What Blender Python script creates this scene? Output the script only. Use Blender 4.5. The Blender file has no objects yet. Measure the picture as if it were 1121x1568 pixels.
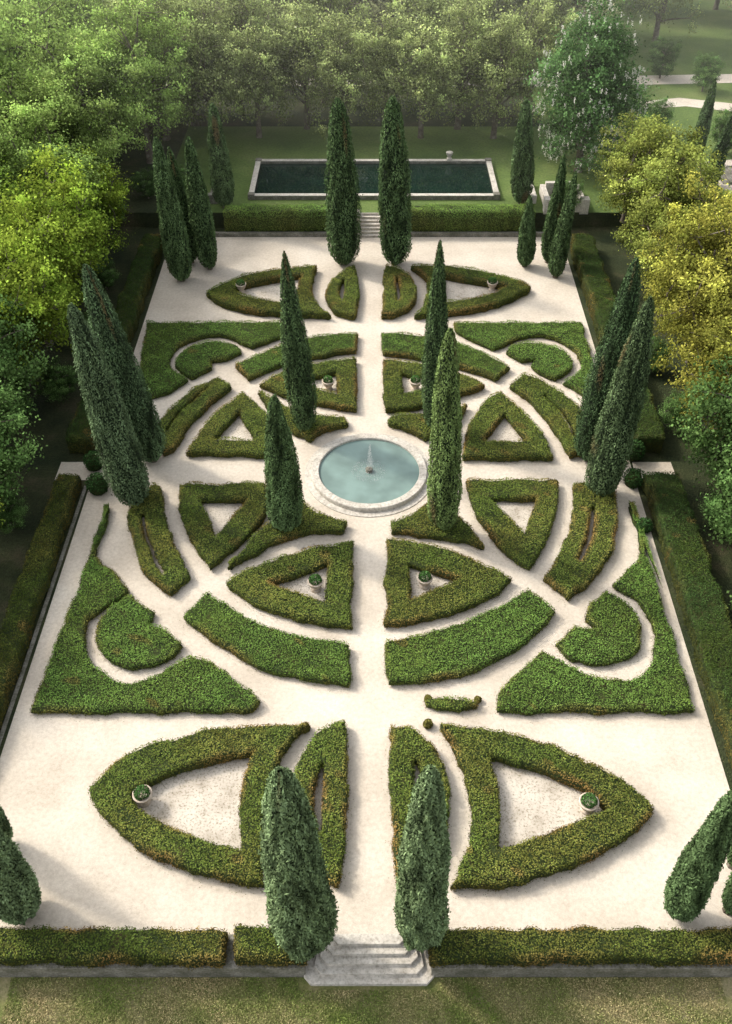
import bpy, math, numpy as np, random
from mathutils import Vector, Matrix
rng=np.random.default_rng(7); random.seed(7)
sc=bpy.context.scene
F=1400.0; TH=math.radians(43); HC=32.0; c_,s_=math.cos(TH),math.sin(TH)
# ---------- site survey: photo bearing -> position on the ground at height z
def P(u,v,z=0.0):
    x=(u-560.5)/F; y=-(v-784)/F
    dy=c_+y*s_; dz=-s_+y*c_
    t=(HC-z)/(-dz)
    return (t*x,t*dy)
def depth(Y,Z): return Y*c_+(HC-Z)*s_
def mir(p):
    X,Y=p; Y2=75.4-Y
    X2=X+(0.005+0.00085*abs(X))*(Y2-Y)
    if Y2>53.4 and X<0: X2*=1.08
    return (X2,Y2-min(.65+.045*(Y2-38),1.25))

# ---------- helpers
def new_obj(name,me,parent=None):
    o=bpy.data.objects.new(name,me); sc.collection.objects.link(o)
    if parent: o.parent=parent
    return o
def nodes_mat(name):
    m=bpy.data.materials.new(name); m.use_nodes=True
    nt=m.node_tree; nt.nodes.clear(); return m,nt
def N(nt,t,**k):
    n=nt.nodes.new(t)
    for a,b in k.items(): setattr(n,a,b)
    return n
def ramp(nt,stops):
    r=nt.nodes.new('ShaderNodeValToRGB'); e=r.color_ramp.elements
    while len(e)<len(stops): e.new(0.5)
    for i,(p,c) in enumerate(stops): e[i].position=p; e[i].color=(c[0],c[1],c[2],1)
    return r
def noise_mat(name,scale,stops,scale2=None,stops2=None,bump=0.3,bscale=40,rough=0.9,bdist=0.03,scale3=None,stops3=None):
    m,nt=nodes_mat(name); L=nt.links.new
    out=N(nt,'ShaderNodeOutputMaterial'); b=N(nt,'ShaderNodeBsdfPrincipled'); b.inputs['Roughness'].default_value=rough
    b.inputs['Specular IOR Level'].default_value=0.25
    g=N(nt,'ShaderNodeNewGeometry')
    n=N(nt,'ShaderNodeTexNoise'); n.inputs['Scale'].default_value=scale; n.inputs['Detail'].default_value=6; n.inputs['Roughness'].default_value=0.6
    L(g.outputs['Position'],n.inputs['Vector']); r=ramp(nt,stops); L(n.outputs['Fac'],r.inputs['Fac']); col=r.outputs['Color']
    for s2,st2 in ((scale2,stops2),(scale3,stops3)):
        if not s2: continue
        n2=N(nt,'ShaderNodeTexNoise'); n2.inputs['Scale'].default_value=s2; n2.inputs['Detail'].default_value=5; n2.inputs['Roughness'].default_value=0.7
        L(g.outputs['Position'],n2.inputs['Vector']); r2=ramp(nt,st2); L(n2.outputs['Fac'],r2.inputs['Fac'])
        mx=N(nt,'ShaderNodeMix',data_type='RGBA',blend_type='MULTIPLY'); mx.inputs[0].default_value=1
        L(col,mx.inputs[6]); L(r2.outputs['Color'],mx.inputs[7]); col=mx.outputs[2]
    L(col,b.inputs['Base Color'])
    n3=N(nt,'ShaderNodeTexNoise'); n3.inputs['Scale'].default_value=bscale; n3.inputs['Detail'].default_value=4
    L(g.outputs['Position'],n3.inputs['Vector'])
    bp=N(nt,'ShaderNodeBump'); bp.inputs['Strength'].default_value=bump; bp.inputs['Distance'].default_value=bdist
    L(n3.outputs['Fac'],bp.inputs['Height']); L(bp.outputs['Normal'],b.inputs['Normal'])
    L(b.outputs[0],out.inputs[0]); return m
def leaf_mat(name,trans=0.3,objvar=0.0):
    m,nt=nodes_mat(name); L=nt.links.new
    out=N(nt,'ShaderNodeOutputMaterial'); a=N(nt,'ShaderNodeAttribute'); a.attribute_name='Col'
    col=a.outputs['Color']
    if objvar>0:
        oi=N(nt,'ShaderNodeObjectInfo'); mr=N(nt,'ShaderNodeMapRange'); mr.inputs[3].default_value=1-objvar; mr.inputs[4].default_value=1+objvar
        L(oi.outputs['Random'],mr.inputs[0]); hs=N(nt,'ShaderNodeHueSaturation'); L(mr.outputs[0],hs.inputs['Value']); L(col,hs.inputs['Color']); col=hs.outputs[0]
    d=N(nt,'ShaderNodeBsdfDiffuse')
    L(col,d.inputs['Color'])
    if trans>0:
        t=N(nt,'ShaderNodeBsdfTranslucent'); mx=N(nt,'ShaderNodeMixShader'); mx.inputs[0].default_value=trans
        L(col,t.inputs['Color']); L(d.outputs[0],mx.inputs[1]); L(t.outputs[0],mx.inputs[2]); L(mx.outputs[0],out.inputs[0])
    else: L(d.outputs[0],out.inputs[0])
    return m
def sn(p,freq,seed,n=7):
    r=np.random.default_rng(seed); p=np.asarray(p,float); d=p.shape[1]; o=np.zeros(len(p))
    for i in range(n):
        k=r.normal(size=d); k/=np.linalg.norm(k); o+=np.sin(p@k*freq*r.uniform(.5,1.7)+r.uniform(0,6.28)+1.3*np.sin(p@(k[::-1])*freq*.6+i))
    return o/n*1.6
def norm(a): return a/np.maximum(np.linalg.norm(a,axis=1,keepdims=True),1e-9)
def quad_mesh(name,V,col,mat):
    n=len(V)//4; me=bpy.data.meshes.new(name)
    me.vertices.add(4*n); me.vertices.foreach_set('co',V.astype(np.float32).ravel())
    me.loops.add(4*n); me.loops.foreach_set('vertex_index',np.arange(4*n,dtype=np.int32))
    me.polygons.add(n); me.polygons.foreach_set('loop_start',np.arange(0,4*n,4,dtype=np.int32))
    me.update(calc_edges=True)
    ca=me.color_attributes.new('Col','FLOAT_COLOR','POINT')
    c4=np.ones((4*n,4),np.float32); c4[:,:3]=np.repeat(np.clip(col,0,1),4,axis=0); ca.data.foreach_set('color',c4.ravel())
    me.materials.append(mat); return me
def leaves(name,C,Nn,Ls,Ws,col,mat,align=0.6,axis=None,axw=0.0):
    n=len(C); R=norm(rng.normal(size=(n,3))); nn=norm(norm(Nn)*align+R*(1-align))
    T=rng.normal(size=(n,3))
    if axis is not None: T=norm(T)*(1-axw)+np.asarray(axis)*axw
    t=norm(np.cross(np.cross(nn,T),nn)); b=np.cross(nn,t)
    Ls=np.broadcast_to(Ls,(n,))[:,None]*.5; Ws=np.broadcast_to(Ws,(n,))[:,None]*.5
    V=np.stack([C-t*Ls,C+b*Ws,C+t*Ls,C-b*Ws],1).reshape(-1,3)
    return quad_mesh(name,V,col,mat)
def mesh_from(name,V,Fc,mats,smooth=False,mi=None):
    me=bpy.data.meshes.new(name); me.from_pydata([tuple(v) for v in V],[],Fc); me.update()
    for m in (mats if isinstance(mats,list) else [mats]): me.materials.append(m)
    if smooth: me.polygons.foreach_set('use_smooth',[True]*len(me.polygons))
    if mi is not None: me.polygons.foreach_set('material_index',mi)
    return me
def box_data(x0,x1,y0,y1,z0,z1,b=0.0):
    V=[(x0,y0,z0),(x1,y0,z0),(x1,y1,z0),(x0,y1,z0),(x0+b,y0+b,z1),(x1-b,y0+b,z1),(x1-b,y1-b,z1),(x0+b,y1-b,z1)]
    Fc=[(0,3,2,1),(4,5,6,7),(0,1,5,4),(1,2,6,5),(2,3,7,6),(3,0,4,7)]; return V,Fc
def join(parts):
    V=[];Fc=[]
    for v,f in parts:
        o=len(V); V+=list(v); Fc+=[tuple(i+o for i in q) for q in f]
    return V,Fc
def bevel(o,w=0.03,seg=2):
    m=o.modifiers.new('bevel','BEVEL'); m.width=w; m.segments=seg; m.limit_method='ANGLE'
def tube(pts,rad,sides=7):
    V=[];Fc=[]
    pts=[Vector(p) for p in pts]
    for i,p in enumerate(pts):
        d=(pts[min(i+1,len(pts)-1)]-pts[max(i-1,0)]).normalized()
        a=d.cross(Vector((0.3,1,0.1))).normalized(); b=d.cross(a)
        for k in range(sides):
            an=2*math.pi*k/sides; V.append(tuple(p+(a*math.cos(an)+b*math.sin(an))*rad[i]))
    for i in range(len(pts)-1):
        for k in range(sides):
            k2=(k+1)%sides; Fc.append((i*sides+k,i*sides+k2,(i+1)*sides+k2,(i+1)*sides+k))
    return V,Fc
def lathe(prof,sides=32,z0=0,cx=0,cy=0):
    V=[];Fc=[]
    for r,z in prof:
        for k in range(sides):
            a=2*math.pi*k/sides; V.append((cx+r*math.cos(a),cy+r*math.sin(a),z0+z))
    for i in range(len(prof)-1):
        for k in range(sides):
            k2=(k+1)%sides; Fc.append((i*sides+k,i*sides+k2,(i+1)*sides+k2,(i+1)*sides+k))
    return V,Fc

# ---------- materials
M_gravel=noise_mat('gravel',0.3,[(0.3,(.53,.465,.38)),(0.5,(.64,.57,.475)),(0.7,(.71,.645,.55))],6,[(0.3,(.80,.78,.76)),(0.6,(1,1,1))],bump=.6,bscale=60,bdist=.025,scale3=38,stops3=[(.3,(.80,.79,.77)),(.62,(1.03,1.03,1.03))])
M_bed=noise_mat('bed_gravel',1.0,[(0.3,(.40,.35,.28)),(0.48,(.56,.50,.42)),(0.7,(.66,.60,.51))],11,[(0.34,(.45,.43,.36)),(0.5,(1,1,1))],bump=.8,bscale=50,bdist=.03)
M_stone=noise_mat('limestone',2.0,[(0.3,(.42,.385,.33)),(0.5,(.56,.52,.455)),(0.7,(.66,.62,.55))],9,[(0.35,(.62,.61,.58)),(0.55,(1,1,1))],bump=.5,bscale=20)
M_stoneold=noise_mat('weathered_stone',1.5,[(0.3,(.12,.12,.085)),(0.5,(.20,.19,.155)),(0.7,(.32,.30,.26))],12,[(0.3,(.5,.5,.45)),(0.6,(1,1,1))],bump=.5,bscale=20)
M_lawnF=noise_mat('dry_lawn',0.55,[(0.35,(.12,.15,.04)),(0.5,(.21,.205,.08)),(0.62,(.34,.29,.17))],12,[(0.3,(.55,.6,.5)),(0.65,(1.1,1.1,1.1))],bump=.8,bscale=40,bdist=.05)
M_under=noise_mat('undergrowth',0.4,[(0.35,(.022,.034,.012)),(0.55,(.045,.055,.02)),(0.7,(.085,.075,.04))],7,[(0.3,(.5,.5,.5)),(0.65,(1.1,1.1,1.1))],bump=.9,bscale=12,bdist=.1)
M_lawnB=noise_mat('meadow',0.16,[(0.35,(.075,.125,.028)),(0.55,(.125,.185,.045)),(0.7,(.18,.22,.07))],5,[(0.3,(.6,.6,.6)),(0.65,(1.1,1.1,1.1))],bump=.7,bscale=15,bdist=.08)
M_hcore=noise_mat('hedge_inner',2.0,[(0.35,(.024,.040,.009)),(0.55,(.042,.058,.013)),(0.7,(.065,.06,.018))],20,[(0.35,(.35,.35,.35)),(0.6,(1.1,1.1,1.1))],bump=1,bscale=22,bdist=.08)
M_ccore=noise_mat('cypress_inner',3.0,[(0.35,(.014,.026,.011)),(0.65,(.03,.05,.022))],20,[(0.35,(.4,.4,.4)),(0.6,(1.1,1.1,1.1))],bump=1,bscale=18,bdist=.08)
M_bark=noise_mat('bark',3.0,[(0.3,(.09,.07,.05)),(0.55,(.20,.17,.13)),(0.7,(.34,.31,.26))],20,[(0.35,(.5,.5,.5)),(0.6,(1,1,1))],bump=.8,bscale=20)
M_leaf=leaf_mat('leaves',.38,.16); M_hleaf=leaf_mat('hedge_leaves',0); M_cleaf=leaf_mat('cypress_leaves',0,.10)
M_white=leaf_mat('water_spray',.4)
M_terra=noise_mat('terracotta',6,[(0.3,(.42,.33,.24)),(0.7,(.60,.52,.43))],bump=.2)
def water_mat(name,col,rough,sc_,st):
    m,nt=nodes_mat(name); L=nt.links.new; out=N(nt,'ShaderNodeOutputMaterial'); b=N(nt,'ShaderNodeBsdfPrincipled')
    b.inputs['Roughness'].default_value=rough; b.inputs['IOR'].default_value=1.33
    g=N(nt,'ShaderNodeNewGeometry'); n0=N(nt,'ShaderNodeTexNoise'); n0.inputs['Scale'].default_value=.8; L(g.outputs['Position'],n0.inputs['Vector'])
    r=ramp(nt,[(0.35,[x*.75 for x in col]),(0.65,[x*1.1 for x in col])]); L(n0.outputs['Fac'],r.inputs['Fac']); L(r.outputs[0],b.inputs['Base Color'])
    n=N(nt,'ShaderNodeTexNoise'); n.inputs['Scale'].default_value=sc_; L(g.outputs['Position'],n.inputs['Vector'])
    bp=N(nt,'ShaderNodeBump'); bp.inputs['Strength'].default_value=st; bp.inputs['Distance'].default_value=.02; L(n.outputs['Fac'],bp.inputs['Height']); L(bp.outputs[0],b.inputs['Normal'])
    L(b.outputs[0],out.inputs[0]); return m
M_water=water_mat('fountain_water',(.18,.26,.235),.10,5,.35); M_pool=water_mat('pool_water',(.006,.020,.014),.02,2,.08)

# ---------- ground
TZ=1.2
xs=[-1500,-200,-80,-40,-16,16,40,80,200,1500]
ys=[-300,13.0,13.02,62,66.4,66.45,84,130,200,500,2000]
def gz(x,y):
    if y<=13.0: return -.7
    if y<=62: return 0
    if y<=66.4: return 0 if abs(x)<=16 else .9
    return TZ
V=[(x,y,gz(x,y)) for y in ys for x in xs]; nx=len(xs); Fc=[];mi=[]
for j in range(len(ys)-1):
    for i in range(nx-1):
        Fc.append((j*nx+i,j*nx+i+1,(j+1)*nx+i+1,(j+1)*nx+i))
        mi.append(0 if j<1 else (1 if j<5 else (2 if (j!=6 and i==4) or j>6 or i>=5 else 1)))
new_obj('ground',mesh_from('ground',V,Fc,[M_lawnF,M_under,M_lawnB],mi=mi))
def sheet(name,poly,z,mat):
    return new_obj(name,mesh_from(name,[(x,y,z) for x,y in poly],[tuple(range(len(poly)))],mat))
sheet('gravel_path',[(-14.55,13.06),(14.0,13.06),(14.75,64.9),(-14.7,64.9)],.012,M_gravel)
sheet('cross_path',[(-16.6,36.8),(-14.56,36.8),(-14.6,38.3),(-16.6,38.3)],.010,M_gravel)
sheet('cross_path',[(14.4,36.8),(16.6,36.8),(16.6,38.3),(14.5,38.3)],.010,M_gravel)
sheet('gravel_road',[(-70,95),(18,94.5),(60,97),(60,99.5),(18,97.2),(-70,98)],TZ+.012,M_gravel)
sheet('garden_path',[P(960,158,TZ),P(1040,150,TZ),P(1180,165,TZ),P(1180,178,TZ),P(1050,163,TZ),P(960,168,TZ)],TZ+.02,M_gravel)
sheet('garden_path',[P(1060,255,.9),P(1180,245,.9),P(1180,330,.9),P(1110,300,.9)],TZ+.015,M_gravel)

# ---------- hedges
def smooth_poly(pts,step=0.15,jit=0.035):
    n=len(pts); p=[np.array(q,float) for q in pts]; T=[]
    for i in range(n):
        a=p[i]-p[i-1]; b=p[(i+1)%n]-p[i]
        ca=np.dot(a,b)/(np.linalg.norm(a)*np.linalg.norm(b)+1e-9)
        T.append(None if ca<.62 else (p[(i+1)%n]-p[i-1])*.5)
    out=[]
    for i in range(n):
        a=p[i]; b=p[(i+1)%n]; L=np.linalg.norm(b-a); k=max(1,int(L/step))
        ta=T[i]; tb=T[(i+1)%n]
        ta=(b-a) if ta is None else ta/np.linalg.norm(ta)*L
        tb=(b-a) if tb is None else tb/np.linalg.norm(tb)*L
        for j in range(k):
            t=j/k; h=(2*t**3-3*t*t+1)*a+(t**3-2*t*t+t)*ta+(-2*t**3+3*t*t)*b+(t**3-t*t)*tb
            out.append(h)
    o=np.array(out)
    if jit>0: o=o+np.stack([sn(o,2.2,11)+.7*sn(o,6,13),sn(o,2.2,12)+.7*sn(o,6,14)],1)*jit
    return o
GREEN=np.array([.112,.165,.034]); OLIVE=np.array([.17,.168,.040]); BROWN=np.array([.27,.165,.058]); BRIGHT=np.array([.115,.205,.045]); DARKG=np.array([.04,.075,.022])
LIT=[]
def hedge(name,outer,holes=(),h=.42,z0=0,dens=450,edge=.26,base=GREEN,alt=OLIVE,size=.072,jit=.085,uneven=.13,brownedge=.5,litter=True):
    bv=min(.15,h/2-.04)
    cu=bpy.data.curves.new(name,'CURVE'); cu.dimensions='2D'; cu.fill_mode='BOTH'; cu.extrude=h/2-bv; cu.bevel_depth=bv; cu.bevel_resolution=2; cu.offset=-bv
    segs=[]
    for poly in [outer]+list(holes):
        o=smooth_poly(poly,jit=jit if poly is outer else jit*.6); s=cu.splines.new('POLY'); s.points.add(len(o)-1)
        for k,q in enumerate(o): s.points[k].co=(q[0],q[1],0,1)
        s.use_cyclic_u=True; segs.append(np.stack([o,np.roll(o,-1,0)],1))
    tmp=bpy.data.objects.new('tmp',cu); sc.collection.objects.link(tmp)
    me=bpy.data.meshes.new_from_object(tmp.evaluated_get(bpy.context.evaluated_depsgraph_get()))
    bpy.data.objects.remove(tmp)
    nv=len(me.vertices); co=np.zeros(nv*3); me.vertices.foreach_get('co',co); co=co.reshape(-1,3); co[:,2]+=z0+h/2
    me.calc_loop_triangles()
    ob=new_obj(name,me)
    nt_=len(me.loop_triangles); tr=np.zeros(nt_*3,np.int32); me.loop_triangles.foreach_get('vertices',tr); tr=tr.reshape(-1,3)
    c2=co.copy(); c2[:,2]-=np.where(c2[:,2]>z0+h*.5,.08,0); me.vertices.foreach_set('co',c2.ravel()); me.materials.clear(); me.materials.append(M_hcore); me.update()
    A,B,C=co[tr[:,0]],co[tr[:,1]],co[tr[:,2]]; cr=np.cross(B-A,C-A); ar=np.linalg.norm(cr,axis=1)/2; nn=norm(cr)
    cen=(A+B+C)/3; bott=cen[:,2]<z0+.06
    w=np.where(bott&(np.abs(nn[:,2])>.5),0,ar); tot=w.sum(); n=int(tot*dens)
    idx=rng.choice(len(w),n,p=w/tot); r1=np.sqrt(rng.random(n))[:,None]; r2=rng.random(n)[:,None]
    pt=A[idx]*(1-r1)+B[idx]*r1*(1-r2)+C[idx]*r1*r2; nrm=nn[idx].copy()
    top=np.abs(nrm[:,2])>.85; nrm[top]=[0,0,1]; up=pt[:,2]>z0+h*.7
    pt+=nrm*(rng.normal(0,.03,n)[:,None]+.01)
    hum=sn(pt[:,:2],2.4,21); hum2=sn(pt[:,:2],6.5,22); pt[:,2]+=np.where(up,(hum*.6+hum2*.4+.1)*uneven,0)
    gx=(sn(pt[:,:2]+[.06,0],6.5,22)-hum2)/.06*uneven*.4; gy=(sn(pt[:,:2]+[0,.06],6.5,22)-hum2)/.06*uneven*.4
    nrm=nrm+np.where(up[:,None],np.stack([-gx,-gy,np.zeros(n)],1),0)
    S=np.concatenate(segs); a=S[:,0];ab=S[:,1]-S[:,0]; l2=(ab**2).sum(1)+1e-9; dist=np.empty(n)
    for k in range(0,n,8000):
        q=pt[k:k+8000,None,:2]-a[None]; t=np.clip((q*ab).sum(2)/l2,0,1); dist[k:k+8000]=np.sqrt(((q-t[...,None]*ab)**2).sum(2).min(1))
    m=np.clip(.42+.5*sn(pt[:,:2],1.1,31)+rng.normal(0,.22,n),0,1)[:,None]
    col=base*(1-m)+alt*m
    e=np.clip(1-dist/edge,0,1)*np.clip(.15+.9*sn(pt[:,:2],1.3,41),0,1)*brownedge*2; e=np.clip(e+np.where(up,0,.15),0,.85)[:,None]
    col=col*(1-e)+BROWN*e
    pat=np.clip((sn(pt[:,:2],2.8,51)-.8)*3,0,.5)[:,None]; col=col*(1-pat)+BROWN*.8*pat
    col=col*(rng.lognormal(0,.2,n)[:,None])*np.clip(1+.26*hum2+.10*sn(pt[:,:2],12,61)+.16*sn(pt[:,:2],.5,62),.4,2)[:,None]*np.where(up,1,.72)[:,None]  # hedge sides and surface hollows darkened: shade put into the leaf colour
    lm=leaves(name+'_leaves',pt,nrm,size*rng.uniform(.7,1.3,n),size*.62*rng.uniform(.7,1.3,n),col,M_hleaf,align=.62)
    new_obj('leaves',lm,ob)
    if litter:
        Ls=np.sqrt(l2); k=int(Ls.sum()*22); i=rng.choice(len(Ls),k,p=Ls/Ls.sum()); LIT.append(a[i]+ab[i]*rng.random(k)[:,None]+rng.normal(0,.14,(k,2)))
    return ob
ZT=.35
def W(poly): return [P(u,v,ZT) for u,v in poly]
front=[
 ([(137,1207),(185,1165),(250,1137),(330,1120),(400,1112),(472,1112),(444,1140),(424,1175),(412,1210),(405,1250),(402,1300),(404,1355),(340,1345),(270,1325),(215,1300),(170,1262),(145,1230)],
  [(203,1215),(260,1186),(330,1165),(388,1156),(374,1200),(367,1250),(371,1304),(300,1283),(240,1256),(212,1238)]),
 ([(530,1107),(505,1112),(475,1140),(455,1175),(447,1205),(450,1250),(468,1300),(498,1342),(520,1358),(527,1280),(532,1200)],
  [(490,1170),(497,1170),(495,1230),(493,1278),(486,1278),(481,1235),(484,1195)]),
 ([(597,1112),(622,1114),(650,1130),(672,1160),(685,1195),(688,1240),(680,1290),(650,1335),(606,1362),(601,1250),(597,1180)],
  [(631,1167),(638,1167),(645,1200),(644,1255),(641,1288),(634,1288),(634,1230)]),
 ([(672,1110),(740,1118),(820,1135),(900,1165),(960,1202),(1000,1238),(985,1262),(940,1295),(880,1325),(800,1352),(745,1357),(688,1355),(708,1315),(722,1280),(722,1240),(712,1195),(697,1150)],
  [(748,1162),(800,1172),(860,1192),(900,1212),(932,1240),(880,1262),(820,1283),(764,1303),(766,1250),(760,1200)]),
]
mid=[
 ([(347,890),(400,863),(470,843),(540,828),(537,960),(480,952),(425,938),(380,918)],[(415,893),(460,878),(503,862),(497,920),(455,908)]),
 ([(274,742),(405,740),(411,768),(400,800),(350,845),(322,868),(295,830),(278,785)],[(306,765),(378,765),(330,822)]),
 ([(592,825),(680,840),(740,865),(785,885),(750,915),(700,935),(640,950),(592,957)],[(627,862),(703,888),(660,905),(628,920)]),
 ([(714,735),(855,735),(852,780),(835,830),(812,868),(780,850),(740,800),(720,765)],[(750,763),(822,763),(804,818)]),
 ([(193,790),(205,830),(225,880),(260,908),(294,883),(270,840),(255,800),(248,750),(235,742),(200,775)],[(215,785),(221,785),(227,820),(242,855),(254,877),(248,880),(236,858),(221,822)]),
 ([(880,738),(940,745),(945,790),(935,845),(905,890),(872,916),(834,885),(860,840),(878,790)],[(905,775),(911,775),(908,820),(890,860),(884,858),(900,820)]),
 ([(422,792),(465,768),(490,786),(529,798),(524,812),(480,815),(430,826),(385,850),(350,868),(395,815)],None),
 ([(597,800),(640,783),(658,768),(700,788),(742,838),(700,826),(650,820),(600,812)],None),
]
arcs=[
 ([(320,905),(360,935),(420,962),(480,977),(535,985),(535,1045),(480,1040),(420,1028),(365,1005),(320,975),(280,945)],None),
 ([(592,980),(660,968),(740,940),(810,903),(850,935),(800,985),(740,1020),(660,1040),(592,1045)],None),
]
corners=[
 ([(165,768),(162,800),(147,850),(172,872),(197,905),(165,925),(140,945),(130,970),(132,1000),(150,1025),(185,1042),(225,1040),(260,1020),(297,1000),(345,1030),(400,1072),(390,1087),(48,1087)],None),
 ([(200,910),(235,935),(226,955),(250,962),(280,985),(270,1000),(240,1015),(200,1020),(165,1010),(147,982),(152,950),(175,925)],None),
 ([(855,985),(880,957),(915,962),(896,945),(902,925),(930,905),(963,925),(982,960),(975,997),(930,1014),(880,1008)],None),
 ([(965,765),(983,838),(962,870),(940,895),(975,915),(1000,955),(1002,1000),(977,1035),(940,1040),(895,1030),(860,1010),(832,995),(795,1025),(765,1055),(762,1087),(1066,1087)],None),
]
def do(lst,**k):
    for o,hl in lst:
        a=W(o); b=[W(hl)] if hl else []
        hedge('box_hedge',a,b,**k)
        hedge('box_hedge',[mir(q) for q in a],[[mir(q) for q in t] for t in b],**k)
        if hl and max(p[0] for p in hl)-min(p[0] for p in hl)>50:
            for t in (b[0],[mir(q) for q in b[0]]):
                cx=np.mean(t,axis=0); sheet('gravel_bed',[tuple(cx+(np.array(q)-cx)*1.12) for q in t],.018,M_bed)
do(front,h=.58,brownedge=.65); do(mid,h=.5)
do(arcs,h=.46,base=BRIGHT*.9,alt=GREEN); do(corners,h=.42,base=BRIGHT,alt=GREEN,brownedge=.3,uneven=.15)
hedge('box_hedge',W([(650,1068),(680,1064),(735,1072),(733,1082),(690,1083),(652,1078)]),h=.35,brownedge=1)
def rect(x0,x1,y0,y1,dx=0): return [(x0,y0),(x1,y0),(x1+dx,y1),(x0+dx,y1)]
dk=dict(base=DARKG,alt=GREEN*.5,brownedge=.2)
hedge('boundary_hedge',rect(-16.1,-14.98,12.2,36.4),h=.9,brownedge=.2,base=GREEN*.6,alt=OLIVE*.6)
hedge('boundary_hedge',rect(-16.3,-15.0,39,63),h=1.2,**dk)
hedge('boundary_hedge',rect(14.25,15.9,13.4,36.2,.35),h=1.1,**dk)
hedge('boundary_hedge',rect(14.75,16.3,39,63,.3),h=1.2,**dk)
fh=dict(brownedge=.6,base=GREEN*.65,alt=OLIVE*.8)
hedge('clipped_hedge',rect(-16.3,-4.75,12.0,13.0),h=.75,**fh)
hedge('clipped_hedge',rect(-4.45,-2.0,12.0,13.05),h=.8,**fh)
hedge('clipped_hedge',rect(2.15,15.9,12.0,13.0),h=.75,**fh)
HB=dict(h=1.7,z0=.25,base=BRIGHT*1.4,alt=GREEN*1.45,brownedge=.1)
hedge('clipped_hedge',rect(-10.6,-.75,65.15,66.3),**HB); hedge('clipped_hedge',rect(1.6,12.6,65.15,66.3),**HB)
hedge('clipped_hedge',rect(-15,-12,62.8,64.4),h=1.6,**dk)
# fallen leaves along hedge feet
q=np.concatenate(LIT); inside=(q[:,0]>-14.6)&(q[:,0]<14.2)&(q[:,1]>13.1)&(q[:,1]<64.8); q=q[inside]; n=len(q)
kc=rng.random(n)[:,None]; cc=(np.array([.10,.13,.04])*kc+np.array([.30,.24,.15])*(1-kc))*rng.lognormal(0,.3,n)[:,None]
new_obj('fallen_leaves',leaves('fallen',np.stack([q[:,0],q[:,1],np.full(n,.03)],1),np.tile([0,0,1.],(n,1)),.045,.028,cc,M_hleaf,align=.8))
def boxobj(name,args,mat,bw=.02):
    V,Fc=join([box_data(*a) for a in args]); o=new_obj(name,mesh_from(name,V,Fc,mat)); bevel(o,bw); return o
boxobj('stone_kerb',[(-14.9,-14.72,13.1,36.3,0,.07)],M_stoneold)
boxobj('retaining_wall',[(-16.3,-2.05,11.92,13.04,-.75,.06)],M_stoneold); boxobj('retaining_wall',[(2.2,15.9,11.92,13.04,-.75,.06)],M_stoneold)
boxobj('stone_wall',[(-14.7,-.72,64.82,65.12,-.05,.32)],M_stoneold); boxobj('stone_wall',[(1.57,14.7,64.82,65.12,-.05,.32)],M_stoneold)

# front staircase (splayed treads with chamfered corners)
def steps():
    parts=[]; cx=.10
    for i in range(5):
        z1=.03-i*.14; hw=1.30+.19*i; y1=13.08; y0=12.72-i*.27
        if i==4: hw+=.15
        ch=.26
        pl=[(cx-hw,y0+ch),(cx-hw+ch,y0),(cx+hw-ch,y0),(cx+hw,y0+ch),(cx+hw-.15,y1-.02*i),(cx-hw+.15,y1-.02*i)]
        n=len(pl); V=[(x,y,-.75) for x,y in pl]+[(x,y,z1) for x,y in pl]
        parts.append((V,[tuple(range(n,2*n))]+[(k,(k+1)%n,n+(k+1)%n,n+k) for k in range(n)]))
    V,Fc=join(parts); o=new_obj('stone_staircase',mesh_from('stone_staircase',V,Fc,M_stone)); bevel(o,.025)
steps()
boxobj('stone_staircase',[(-.45,1.3,64.75+i*.27,66.5,-.02 if i==0 else .17*i-.02,.17*(i+1)) for i in range(7)]+[(-.72,-.45,64.7,66.7,0,1.35),(1.3,1.57,64.7,66.7,0,1.35)],M_stone)

# fountain
fc=(.17,37.35)
ft=bpy.data.objects.new('fountain',None); sc.collection.objects.link(ft); ft.location=(fc[0],fc[1],0)
V,Fc=lathe([(3.45,.0),(3.45,.05),(3.12,.06),(3.10,.26),(3.07,.30),(2.72,.30),(2.69,.27),(2.69,.0)],96)
new_obj('basin_rim',mesh_from('rim',V,Fc,M_stone),ft)
V,Fc=lathe([(0.001,.17),(1.3,.17),(2.695,.17)],64); new_obj('water',mesh_from('w',V,Fc,M_water),ft)
V,Fc=lathe([(.26,.0),(.22,.15),(.14,.22),(.12,.28),(.2,.33),(.17,.35),(.03,.34),(.025,.4),(.001,.4)],24); new_obj('pedestal',mesh_from('p',V,Fc,M_stoneold,True),ft)
n=700; a=rng.random(n)*6.283; t=rng.random(n)**.8; z=.4+1.7*(1-t); r=(.03+.20*t)*rng.random(n)**.5
pts=np.stack([r*np.cos(a)+.03,r*np.sin(a),z*rng.uniform(.85,1,n)],1)
k=1800; a=rng.random(k)*6.283; rr=rng.random(k)**.8*.95; pts=np.concatenate([pts,np.stack([rr*np.cos(a),rr*np.sin(a),np.full(k,.185)+rng.random(k)*.06],1)])
new_obj('water_jet',leaves('jet',pts,rng.normal(size=(len(pts),3)),.034,.014,np.full((len(pts),3),.75),M_white,axis=(0,0,1),axw=.6),ft)

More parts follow.
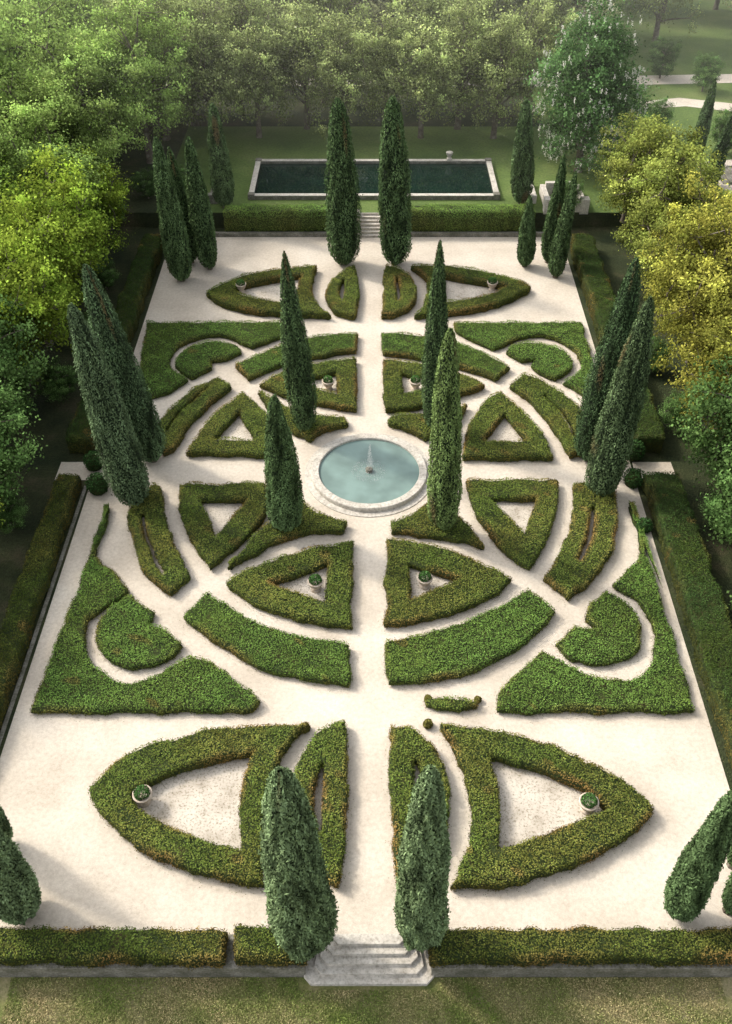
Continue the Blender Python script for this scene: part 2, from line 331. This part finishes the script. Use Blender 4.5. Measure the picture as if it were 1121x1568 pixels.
# pool
pc=[P(380,306,TZ),P(764,304,TZ),P(750,250,TZ),P(394,252,TZ)]
x0=(pc[0][0]+pc[3][0])/2; x1=(pc[1][0]+pc[2][0])/2; y0=pc[0][1]; y1=pc[2][1]
pool=bpy.data.objects.new('reflecting_pool',None); sc.collection.objects.link(pool)
w=.36
V,Fc=join([box_data(x0,x1,y0,y0+w,TZ-.3,TZ+.3),box_data(x0,x1,y1-w,y1,TZ-.3,TZ+.3),box_data(x0,x0+w,y0+w+.003,y1-w-.003,TZ-.3,TZ+.297),box_data(x1-w,x1,y0+w+.003,y1-w-.003,TZ-.3,TZ+.297)]+
 [box_data(cx-.26,cx+.26,cy-.26,cy+.26,TZ,TZ+.45) for cx in(x0+.2,x1-.2) for cy in (y0+.2,y1-.2)])
o=new_obj('stone_rim',mesh_from('r',V,Fc,M_stoneold),pool); bevel(o,.03)
V,Fc=join([box_data(x0-.03,x1+.03,y0-.03,y0+w+.03,TZ+.302,TZ+.36),box_data(x0-.03,x1+.03,y1-w-.03,y1+.03,TZ+.302,TZ+.36),box_data(x0-.03,x0+w+.03,y0+w+.035,y1-w-.035,TZ+.302,TZ+.36),box_data(x1-w-.03,x1+.03,y0+w+.035,y1-w-.035,TZ+.302,TZ+.36)])
o=new_obj('coping',mesh_from('cp',V,Fc,M_stone),pool); bevel(o,.02)
new_obj('water',mesh_from('pw',[(x0+.3,y0+.3,TZ+.12),(x1-.3,y0+.3,TZ+.12),(x1-.3,y1-.3,TZ+.12),(x0+.3,y1-.3,TZ+.12)],[(0,1,2,3)],M_pool),pool)
sx,sy=P(688,255,TZ)
V,Fc=join([box_data(sx-.2,sx+.2,y1-.4,y1,TZ+.36,TZ+.5),lathe([(.2,.0),(.12,.1),(.26,.35),(.3,.5),(.2,.55),(.001,.6)],16,TZ+.5,sx,y1-.2)])
new_obj('stone_urn',mesh_from('urn',V,Fc,M_stone))
bx,by=P(835,325,TZ); ex,_=P(897,325,TZ)
boxobj('stone_basin',[(bx,ex,by,by+.4,TZ-.2,TZ+.7),(bx,bx+.4,by+.403,by+3.5,TZ-.2,TZ+.7),(ex-.4,ex,by+.403,by+3.5,TZ-.2,TZ+.7),(bx+.4,ex-.4,by+3.1,by+3.5,TZ-.2,TZ+.95),(bx-.15,bx+.5,by-.15,by+.5,TZ-.1,TZ+1.05),(ex-.5,ex+.15,by-.15,by+.5,TZ-.1,TZ+1.05),(bx-.9,bx-.5,by+1.5,by+5,TZ-.2,TZ+.6)],M_stone)
lx,ly=P(325,312,TZ); boxobj('stone_bench',[(lx-.2,lx+.3,ly,ly+3,TZ-.1,TZ+.55),(lx-.3,lx+.4,ly-.05,ly+.4,TZ-.1,TZ+.7)],M_stoneold)
rx,ry=P(1085,285,.9); boxobj('stone_staircase',[(rx+i*.5,rx+6,ry-i*.15,ry+2.5,.5,1.0+i*.14) for i in range(6)],M_stoneold)

def ball_leaves(name,r,n,size,col,cz,flat=1.0):
    d=norm(rng.normal(size=(n,3))); rr=r*(1+.1*sn(d,4,int(r*100)))[:,None]*rng.uniform(.82,1.04,n)[:,None]
    p=d*rr; p[:,2]*=flat; p[:,2]+=cz
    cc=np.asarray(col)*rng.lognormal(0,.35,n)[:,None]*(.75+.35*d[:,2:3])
    return leaves(name,p,d,size,size*.6,cc,M_hleaf,align=.5)
def planter(x,y,s=1):
    V,Fc=lathe([(.001,0),(.30,0),(.30,.08),(.2,.14),(.2,.2),(.36,.42),(.40,.62),(.46,.66),(.46,.74),(.38,.74),(.36,.68),(.001,.68)],24)
    o=new_obj('potted_plant',mesh_from('pot',V,Fc,M_terra,True)); o.location=(x,y,.015); o.scale=(s,)*3
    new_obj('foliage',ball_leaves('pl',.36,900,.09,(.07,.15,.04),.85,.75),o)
for u,v in [(222,1228),(898,1240),(484,903),(650,898),(503,596),(636,596),(370,447),(753,444)]:
    planter(*P(u,v),s=.82)
for x in (-.58,1.44):
    V,Fc=lathe([(.001,0),(.15,0),(.12,.1),(.24,.35),(.27,.42),(.001,.4)],16); o=new_obj('stone_urn',mesh_from('urn',V,Fc,M_stone,True)); o.location=(x,64.9,1.352)
def shrub(name,u,v,r,col=(.045,.10,.03),z=0):
    x,y=P(u,v,z); V,Fc=lathe([(.001,0),(r*.7,.05),(r*.85,r*.6),(r*.6,r*1.4),(.001,r*1.7)],14); o=new_obj(name,mesh_from('core',V,Fc,M_hcore,True)); o.location=(x,y,z)
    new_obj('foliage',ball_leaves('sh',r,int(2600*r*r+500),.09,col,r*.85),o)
for u,v,r in [(152,752,.6),(146,716,.55),(968,742,.55),(968,700,.6),(985,812,.4)]: shrub('round_shrub',u,v,r)
for u,v,r in [(655,1112,.2),(467,1118,.22),(731,1074,.15),(655,1072,.15)]: shrub('round_shrub',u,v,r,(.15,.14,.04))

# ---------- cypresses
def cypress(bu,bv,tu,tv,wpx,nl=11000,base=(.085,.132,.054),z0=0.0,blunt=0.0):
    X,Y=P(bu,bv,z0); phi=TH+math.atan((tv-784)/F); zt=HC-Y*math.tan(phi); Xt=(tu-560.5)*depth(Y,zt)/F
    H=zt-z0; R=wpx/2/F*depth(Y,z0+H*.3)*.93
    tp=np.array([0,.03,.08,.2,.35,.55,.75,.88,.96,1.0]); rp=np.array([.35,.65,.88,1,.95,.80,.56,.36,.2,.04])+blunt*np.array([0,0,0,0,.02,.1,.16,.2,.18,.08])
    sd=int(bu*7+bv)
    def rad(t,a):
        q=np.stack([np.cos(a)*1.5,np.sin(a)*1.5,t*H*.28],1)
        return np.interp(t,tp,rp)*R*(1+.14*sn(q,1.6,sd)+.10*sn(q*np.array([1,1,.8]),6,sd+1))
    m,k=40,20; V=[];Fc=[]
    for i in range(m+1):
        t=np.full(k,i/m); a=np.arange(k)*2*math.pi/k; r=rad(t,a)*.82
        for j in range(k): V.append((r[j]*math.cos(a[j]),r[j]*math.sin(a[j]),.25+t[j]*(H-.3)))
    for i in range(m):
        for j in range(k): Fc.append((i*k+j,i*k+(j+1)%k,(i+1)*k+(j+1)%k,(i+1)*k+j))
    o=new_obj('cypress_tree',mesh_from('cyp',V,Fc,M_ccore,True)); o.location=(X,Y,z0)
    V,Fc=tube([(0,0,-.1),(0,0,.7)],[.2,.16],8); new_obj('trunk',mesh_from('tr',V,Fc,M_bark),o)
    cand=rng.random(nl*2); acc=rng.random(nl*2)<np.interp(cand,tp,rp)+.08; t=cand[acc][:nl]; n=len(t); a=rng.random(n)*2*math.pi
    q=np.stack([np.cos(a)*R*1.6,np.sin(a)*R*1.6,t*H*.5],1); cl=sn(q,7,sd+9)
    r=rad(t,a)*(rng.normal(.955,.055,n)+.07*cl); p=np.stack([r*np.cos(a),r*np.sin(a),.2+t*(H-.2)],1)
    nn=np.stack([np.cos(a),np.sin(a),np.full(n,.25)],1)
    cc=np.asarray(base)*np.clip(1+.24*sn(q,2.5,sd+3)+.48*cl,.22,2.1)[:,None]*rng.lognormal(0,.25,n)[:,None]
    br=np.clip((sn(q,1.8,sd+5)-.8)*3,0,.75)[:,None]; cc=cc*(1-br)+np.array([.17,.12,.06])*br
    ph=max(.08,.0017*depth(Y,5))
    new_obj('foliage',leaves('cf',p,nn,ph*1.8*rng.uniform(.6,1.3,n),ph*.7,cc,M_cleaf,align=.5,axis=(0,0,1),axw=.62),o)
    d=Vector((Xt-X,0,H)); o.rotation_mode='QUATERNION'; o.rotation_quaternion=Vector((0,0,1)).rotation_difference(d)
    o.scale=(1,1,d.length/H)
LC=(.145,.20,.095); MC=(.085,.132,.054)
for a in [(472,1448,428,1180,108,28000,LC,0,.55),(640,1440,660,1176,82,24000,LC,0,.6),
 (440,812,420,605,58,14000,(.10,.155,.062),0,.4),(678,812,690,503,54,15000,(.145,.205,.068),0,.6),(467,662,435,385,48),(665,660,674,368,46),
 (210,772,108,465,68,16000,(.12,.172,.085),0,.4),(236,706,130,405,66,15000,(.098,.15,.072),0,.4),(918,758,996,455,64,15000,(.095,.138,.062),0,.3),(900,705,975,395,64,15000,(.06,.098,.043),0,.3),
 (527,405,517,150,56,11000,MC,0,.7),(605,405,601,148,56,11000,MC,0,.7),(280,430,238,210,44,11000,MC,0,.5),(294,402,258,225,34,6000),(322,412,288,210,38,8000,MC,0,.5),
 (850,425,882,262,28,6000),(838,402,864,235,28,6000),(803,408,812,300,30,6000),
 (1035,1398,1140,1195,66,16000),(1114,1394,1230,1240,50,9000),(1120,1325,1220,1190,40,6000),
 (40,1396,-75,1215,84,18000,LC),(5,1292,-70,1150,44,9000,LC)]: cypress(*a)
cypress(345,317,325,158,36,7000,z0=TZ,blunt=.4); cypress(797,312,806,152,34,7000,z0=TZ,blunt=.6)
cypress(1062,248,1096,120,24,4000,z0=TZ); cypress(1085,290,1125,165,26,4000,z0=.9)

# ---------- broadleaf trees
def make_tree(seed,H,R,ncl,lp,leaf,colA,colB,low=.22,sig=.42,blossom=0,cone=0,droop=0,skirt=0):
    r=np.random.default_rng(seed); zc=H*(1+low)/2; Rz=H*(1-low)/2
    C=[]
    while len(C)<ncl:
        d=norm(r.normal(size=(1,3)))[0]; q=r.random()**.4*(.95 if r.random()<.9 else 1.12)
        if cone: k=1-cone*max(0,d[2]); d=np.array([d[0]*k,d[1]*k,d[2]])
        if skirt and d[2]<0: hr=math.hypot(d[0],d[1])+1e-6; k=max(hr,skirt)/hr; d=np.array([d[0]*k,d[1]*k,d[2]])
        if sn(np.array([d*2.2]),1.5,seed)[0]<-.55: q*=.65
        C.append(np.array([d[0]*R*q,d[1]*R*q,zc+d[2]*Rz*q]))
    C=np.array(C)
    parts=[]; lean=r.normal(0,.35,2)
    top=np.array([lean[0],lean[1],H*.72])
    parts.append(tube([(0,0,-.2),(0,0,.3),(lean[0]*.25,lean[1]*.25,H*.2),(lean[0]*.6,lean[1]*.6,H*.45),tuple(top)],[H*.034,H*.025,H*.02,H*.014,.05],9))
    ng=max(6,ncl//9); G=C[r.choice(ncl,ng,replace=False)]
    lab=np.argmin(((C[:,None]-G[None])**2).sum(2),1)
    for g in range(ng):
        mem=C[lab==g]; ce=mem.mean(0); t=np.clip((ce[2]/H-.12)*.75,.15,.65); s=np.array([lean[0]*t,lean[1]*t,H*t]); e=s+(ce-s)*.85
        m=(s+e)/2+np.array([0,0,.3])+r.normal(0,.2,3); parts.append(tube([s,m,e],[H*.011,H*.007,.04],6))
        for cl in mem[:7]: parts.append(tube([e,(e+cl)/2+r.normal(0,.1,3),cl],[.04,.03,.012],4))
    V,Fc=join(parts); wood=mesh_from('wood',V,Fc,M_bark,True)
    n=ncl*lp; ci=np.repeat(np.arange(ncl),lp); sg=sig*r.uniform(.6,1.35,ncl)*R/4
    off=r.normal(size=(n,3))*sg[ci][:,None]*np.array([1.15,1.15,.75])
    if droop: off[:,2]-=droop*np.abs(r.normal(size=n))*sg[ci]
    p=C[ci]+off; p[:,2]=np.maximum(p[:,2],.15)
    m=np.clip(r.random(ncl)[ci]*.7+r.random(n)*.3,0,1)[:,None]; col=np.asarray(colA)*(1-m)+np.asarray(colB)*m
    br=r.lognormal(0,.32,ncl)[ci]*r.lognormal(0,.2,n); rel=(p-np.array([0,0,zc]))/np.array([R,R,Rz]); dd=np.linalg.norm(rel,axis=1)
    br=br*np.clip(.35+.7*dd,.3,1.15)*np.clip(1+.35*off[:,2]/(sg[ci]+1e-6),.55,1.5); col=col*br[:,None]  # inner crown and clump undersides darker: foliage shade put into leaf colour
    nn=norm(rel)+np.array([0,0,.7]); L=leaf*r.uniform(.7,1.35,n)
    if blossom:
        # upright white flower candles
        k=int(n*blossom/14); bi=r.choice(np.where(dd>.85)[0],k); bp=np.repeat(p[bi]*1.0+nn[bi]*.12,14,0)+r.normal(0,1,(k*14,3))*np.array([.05,.05,.12])
        p=np.concatenate([p,bp]); nn=np.concatenate([nn,r.normal(size=(k*14,3))]); L=np.concatenate([L,np.full(k*14,.11)]); col=np.concatenate([col,np.full((k*14,3),.72)*np.array([1,.97,.86])])
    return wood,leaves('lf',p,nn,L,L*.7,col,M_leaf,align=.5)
def sc2(a,b,k): return (tuple(x*k for x in a),tuple(x*k for x in b))
LIME=sc2((.145,.215,.055),(.215,.28,.085),1.85); PALE=sc2((.15,.185,.07),(.215,.245,.095),2.2); YEL=sc2((.13,.205,.03),(.20,.25,.035),1.4); OLV=sc2((.11,.145,.035),(.175,.19,.045),1.5); GOLD=sc2((.16,.18,.035),(.235,.22,.045),1.4); DK=sc2((.055,.105,.03),(.09,.145,.045),1.5); DUST=sc2((.16,.17,.09),(.21,.22,.11),2.1)  # PALE and DUST: pale leaf tones, lightened further to imitate distant haze
VAR={
 'lime':[make_tree(1,13,4.4,190,130,.18,*LIME,low=.12,droop=.4,sig=.34),make_tree(2,14,4.8,200,130,.18,*LIME,low=.12,droop=.4,sig=.34)],
 'pale':[make_tree(3,12,4.2,150,95,.20,*PALE,low=.18,droop=1.6,skirt=.85,sig=.32),make_tree(4,13,4.6,160,95,.20,*PALE,low=.20,droop=1.6,skirt=.85,sig=.32)],
 'yel':[make_tree(5,9,3.6,170,135,.155,*YEL,low=.12,sig=.34)],
 'olv':[make_tree(6,10,3.4,160,135,.155,*OLV,low=.1,sig=.34)],
 'gold':[make_tree(7,10,3.6,160,135,.155,*GOLD,low=.1,sig=.34)],
 'dk':[make_tree(8,8,3.4,170,135,.155,*DK,low=.08,sig=.34)],
 'dust':[make_tree(9,14,4.5,130,90,.23,*DUST,low=.12,droop=.8,skirt=.7,sig=.34)],
 'ches':[make_tree(10,12.8,4.1,300,130,.19,(.08,.16,.05),(.13,.23,.08),low=.04,cone=.42,blossom=.15,sig=.46,skirt=.75)]}
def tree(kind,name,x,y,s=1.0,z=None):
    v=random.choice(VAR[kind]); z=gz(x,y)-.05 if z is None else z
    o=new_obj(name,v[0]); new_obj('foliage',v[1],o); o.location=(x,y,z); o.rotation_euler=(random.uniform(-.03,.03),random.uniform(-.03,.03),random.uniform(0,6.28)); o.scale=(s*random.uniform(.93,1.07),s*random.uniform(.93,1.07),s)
for k,x,y,s in [('dk',-19.8,26,.85),('yel',-19.6,30.5,.75),('dk',-19.6,35,.95),('dk',-20.8,41,1.1),('yel',-20.5,45.5,1.1),('yel',-20.2,50,1.15),('yel',-20.7,54.5,1.2),('lime',-21.5,59,.85),('yel',-19.5,60,.9),('lime',-22,65,.95),('lime',-26,58,1.0),('lime',-28,64,1.1),('lime',-27,50,.9),('dk',-27,44,1.1),
   ('lime',-21,71,1.0),('lime',-30,73,1.15),('lime',-18,76,1.0),('lime',-36,68,1.1),('lime',-38,78,1.2),('lime',-25,79,1.1),('pale',-17.5,81,1.0),('lime',-33,88,1.2),('lime',-44,86,1.2),('lime',-33,55,1),('dk',-26,37,1),('lime',-45,74,1.2),('lime',-27,88,1.1)]:
    tree(k,{'dk':'oak_tree','yel':'maple_tree','lime':'linden_tree','pale':'plane_tree'}[k],x,y,s)
for k,x,y,s in [('dk',18.8,22,.8),('dk',18.6,26.5,.95),('dk',19,31,1.05),('dk',19.3,35.5,1.1),('gold',19.6,39.5,.9),('gold',19.6,43.5,1.0),('gold',20.2,48,1.05),('gold',20.6,52.5,.95),('olv',20.0,57,1.0),('olv',20.2,62,1.0),('olv',19.6,66,.8),('dk',25,33,1.1),('dk',26,41,1.1),('gold',26,50,1),('dk',27,57,1),('olv',19.6,53,.8)]:
    tree(k,{'dk':'oak_tree','gold':'maple_tree','olv':'mulberry_tree'}[k],x,y,s)
for x,y,s in [(-13.2,81,.9),(-9.4,81.5,.85),(-5.3,83.5,.92),(-1.8,81.3,.8),(4.8,81.4,.85),(8.2,83.5,.9),(11.2,81.3,.82),(14.8,86,.95),(-19.5,88,1),(1.7,83.5,.9),(-11.5,87,.95),(-4,90,1),(6,90,1),(-15.5,84.5,.95)]:
    tree('pale','plane_tree',x,y,s)
for x,y,s in [(-30,100,1.1),(-22,101,1.05),(-15,100,1),(-8,102,1.0),(-2,101,.95),(4,101,1),(10,100,1),(16,100,1),(22,104,1),(-38,98,1.1)]:
    tree(random.choice(['dust','pale']),'plane_tree',x,y,s)
for y in (111,122,135):
    for x in np.arange(-64,68,7.5):
        xx=x+random.uniform(-2,2); yy=y+random.uniform(-3,3)
        if -38<xx<-8 and yy<130: continue
        tree(random.choice(['dust','pale','lime','pale']),'plane_tree',xx,yy,random.uniform(.95,1.25))
tree('ches','horse_chestnut_tree',P(885,262,TZ)[0],P(885,262,TZ)[1],1.0)
for u,v,s in [(965,215,.5),(985,235,.45),(1010,120,.5),(1075,140,.45),(1000,205,.4),(1110,235,.5),(940,255,.4)]:
    x,y=P(u,v,TZ); tree('dk','laurel_shrub',x,y,s)
for x,y,s in [(-17,69,.3),(-14.5,70,.28),(-19,64.5,.35),(-18,57,.3),(-17.6,50,.3),(-18,44,.35),(15.5,67,.3),(17.5,47,.3),(17.6,41,.35),(17.6,33,.3),(17.4,27,.3),(17.3,21,.28),(-17.8,33,.3)]:
    tree('dk','laurel_shrub',x,y,s)
# ---------- stone house behind the trees
hs=bpy.data.objects.new('stone_house',None); sc.collection.objects.link(hs)
M_wall=noise_mat('ochre_render',.6,[(0.3,(.42,.34,.24)),(0.7,(.55,.46,.34))],bump=.3); M_roof=noise_mat('roof_tiles',2,[(0.3,(.20,.11,.07)),(0.7,(.32,.18,.11))],bump=.8,bscale=8); M_win=water_mat('window_glass',(.03,.035,.04),.1,1,.02)
V,Fc=box_data(-36,-9,116,127,TZ-.1,TZ+9); new_obj('walls',mesh_from('walls',V,Fc,M_wall),hs)
V=[(-36.6,115.4,TZ+9),(-8.4,115.4,TZ+9),(-8.4,127.6,TZ+9),(-36.6,127.6,TZ+9),(-31,121.5,TZ+12.5),(-14,121.5,TZ+12.5)]
new_obj('roof',mesh_from('roof',V,[(0,1,5,4),(1,2,5),(2,3,4,5),(3,0,4),(0,3,2,1)],M_roof),hs)
parts=[box_data(x,x+1.1,115.93,116.05,z,z+1.9) for x in np.arange(-34.5,-10,3) for z in (TZ+1,TZ+4.8)]
V,Fc=join(parts); new_obj('windows',mesh_from('win',V,Fc,M_win),hs)
# ---------- grass blades on the near lawn
n=90000; x=rng.uniform(-12,12,n); y=rng.uniform(8.6,11.9,n); m=np.clip(.5+.6*sn(np.stack([x,y],1),1.3,71)+.3*sn(np.stack([x,y],1),4,72)+rng.normal(0,.2,n),0,1)[:,None]
kp=(np.abs(x-.1)>2.4)|(y<11.5); x,y,m=x[kp],y[kp],m[kp]; n=len(x)
col=(np.array([.14,.19,.045])*(1-m)+np.array([.37,.31,.16])*m)*rng.lognormal(0,.28,n)[:,None]
new_obj('grass',leaves('grass',np.stack([x,y,np.full(n,-.67)],1),np.tile([0,-.5,.6],(n,1)),.08,.028,col,M_hleaf,align=.5,axis=(0,0,1),axw=.4))

# ---------- thin morning haze over the woods (real scattering volume)
V,Fc=box_data(-140,140,62,170,TZ+.3,24)
hz=new_obj('haze',mesh_from('haze',V,Fc,[])); hm,nt=nodes_mat('haze'); out=N(nt,'ShaderNodeOutputMaterial'); vs=N(nt,'ShaderNodeVolumeScatter'); vs.inputs['Density'].default_value=.0019; vs.inputs['Color'].default_value=(1,1,.90,1); vs.inputs['Anisotropy'].default_value=.2
nt.links.new(vs.outputs[0],out.inputs['Volume']); hz.data.materials.append(hm)

# ---------- light, sky, camera
el=math.radians(40); az=math.radians(-60)
sd=Vector((math.sin(az)*math.cos(el),math.cos(az)*math.cos(el),math.sin(el)))
l=bpy.data.lights.new('sun','SUN'); l.energy=3.0; l.angle=math.radians(5); l.color=(1,.91,.77)
lo=bpy.data.objects.new('sun',l); sc.collection.objects.link(lo); lo.rotation_mode='QUATERNION'; lo.rotation_quaternion=(-sd).to_track_quat('-Z','Y'); lo.location=(-30,40,60)
w=bpy.data.worlds.new('World'); sc.world=w; w.use_nodes=True; nt=w.node_tree; bg=nt.nodes['Background']
sk=nt.nodes.new('ShaderNodeTexSky'); sk.sky_type='NISHITA'; sk.sun_disc=False; sk.sun_elevation=el; sk.sun_rotation=az; sk.dust_density=4
hsn=nt.nodes.new('ShaderNodeHueSaturation'); hsn.inputs['Saturation'].default_value=.25; hsn.inputs['Value'].default_value=2.2
nt.links.new(sk.outputs[0],hsn.inputs['Color']); nt.links.new(hsn.outputs[0],bg.inputs[0]); bg.inputs[1].default_value=.15
cam=bpy.data.cameras.new('camera'); cam.sensor_fit='VERTICAL'; cam.sensor_height=24; cam.lens=F/1568*24; cam.clip_end=5000
co=bpy.data.objects.new('camera',cam); sc.collection.objects.link(co); co.location=(0,0,HC); co.rotation_euler=(math.pi/2-TH,0,0); sc.camera=co
sc.view_settings.view_transform='Standard'; sc.view_settings.look='None'; sc.view_settings.exposure=0
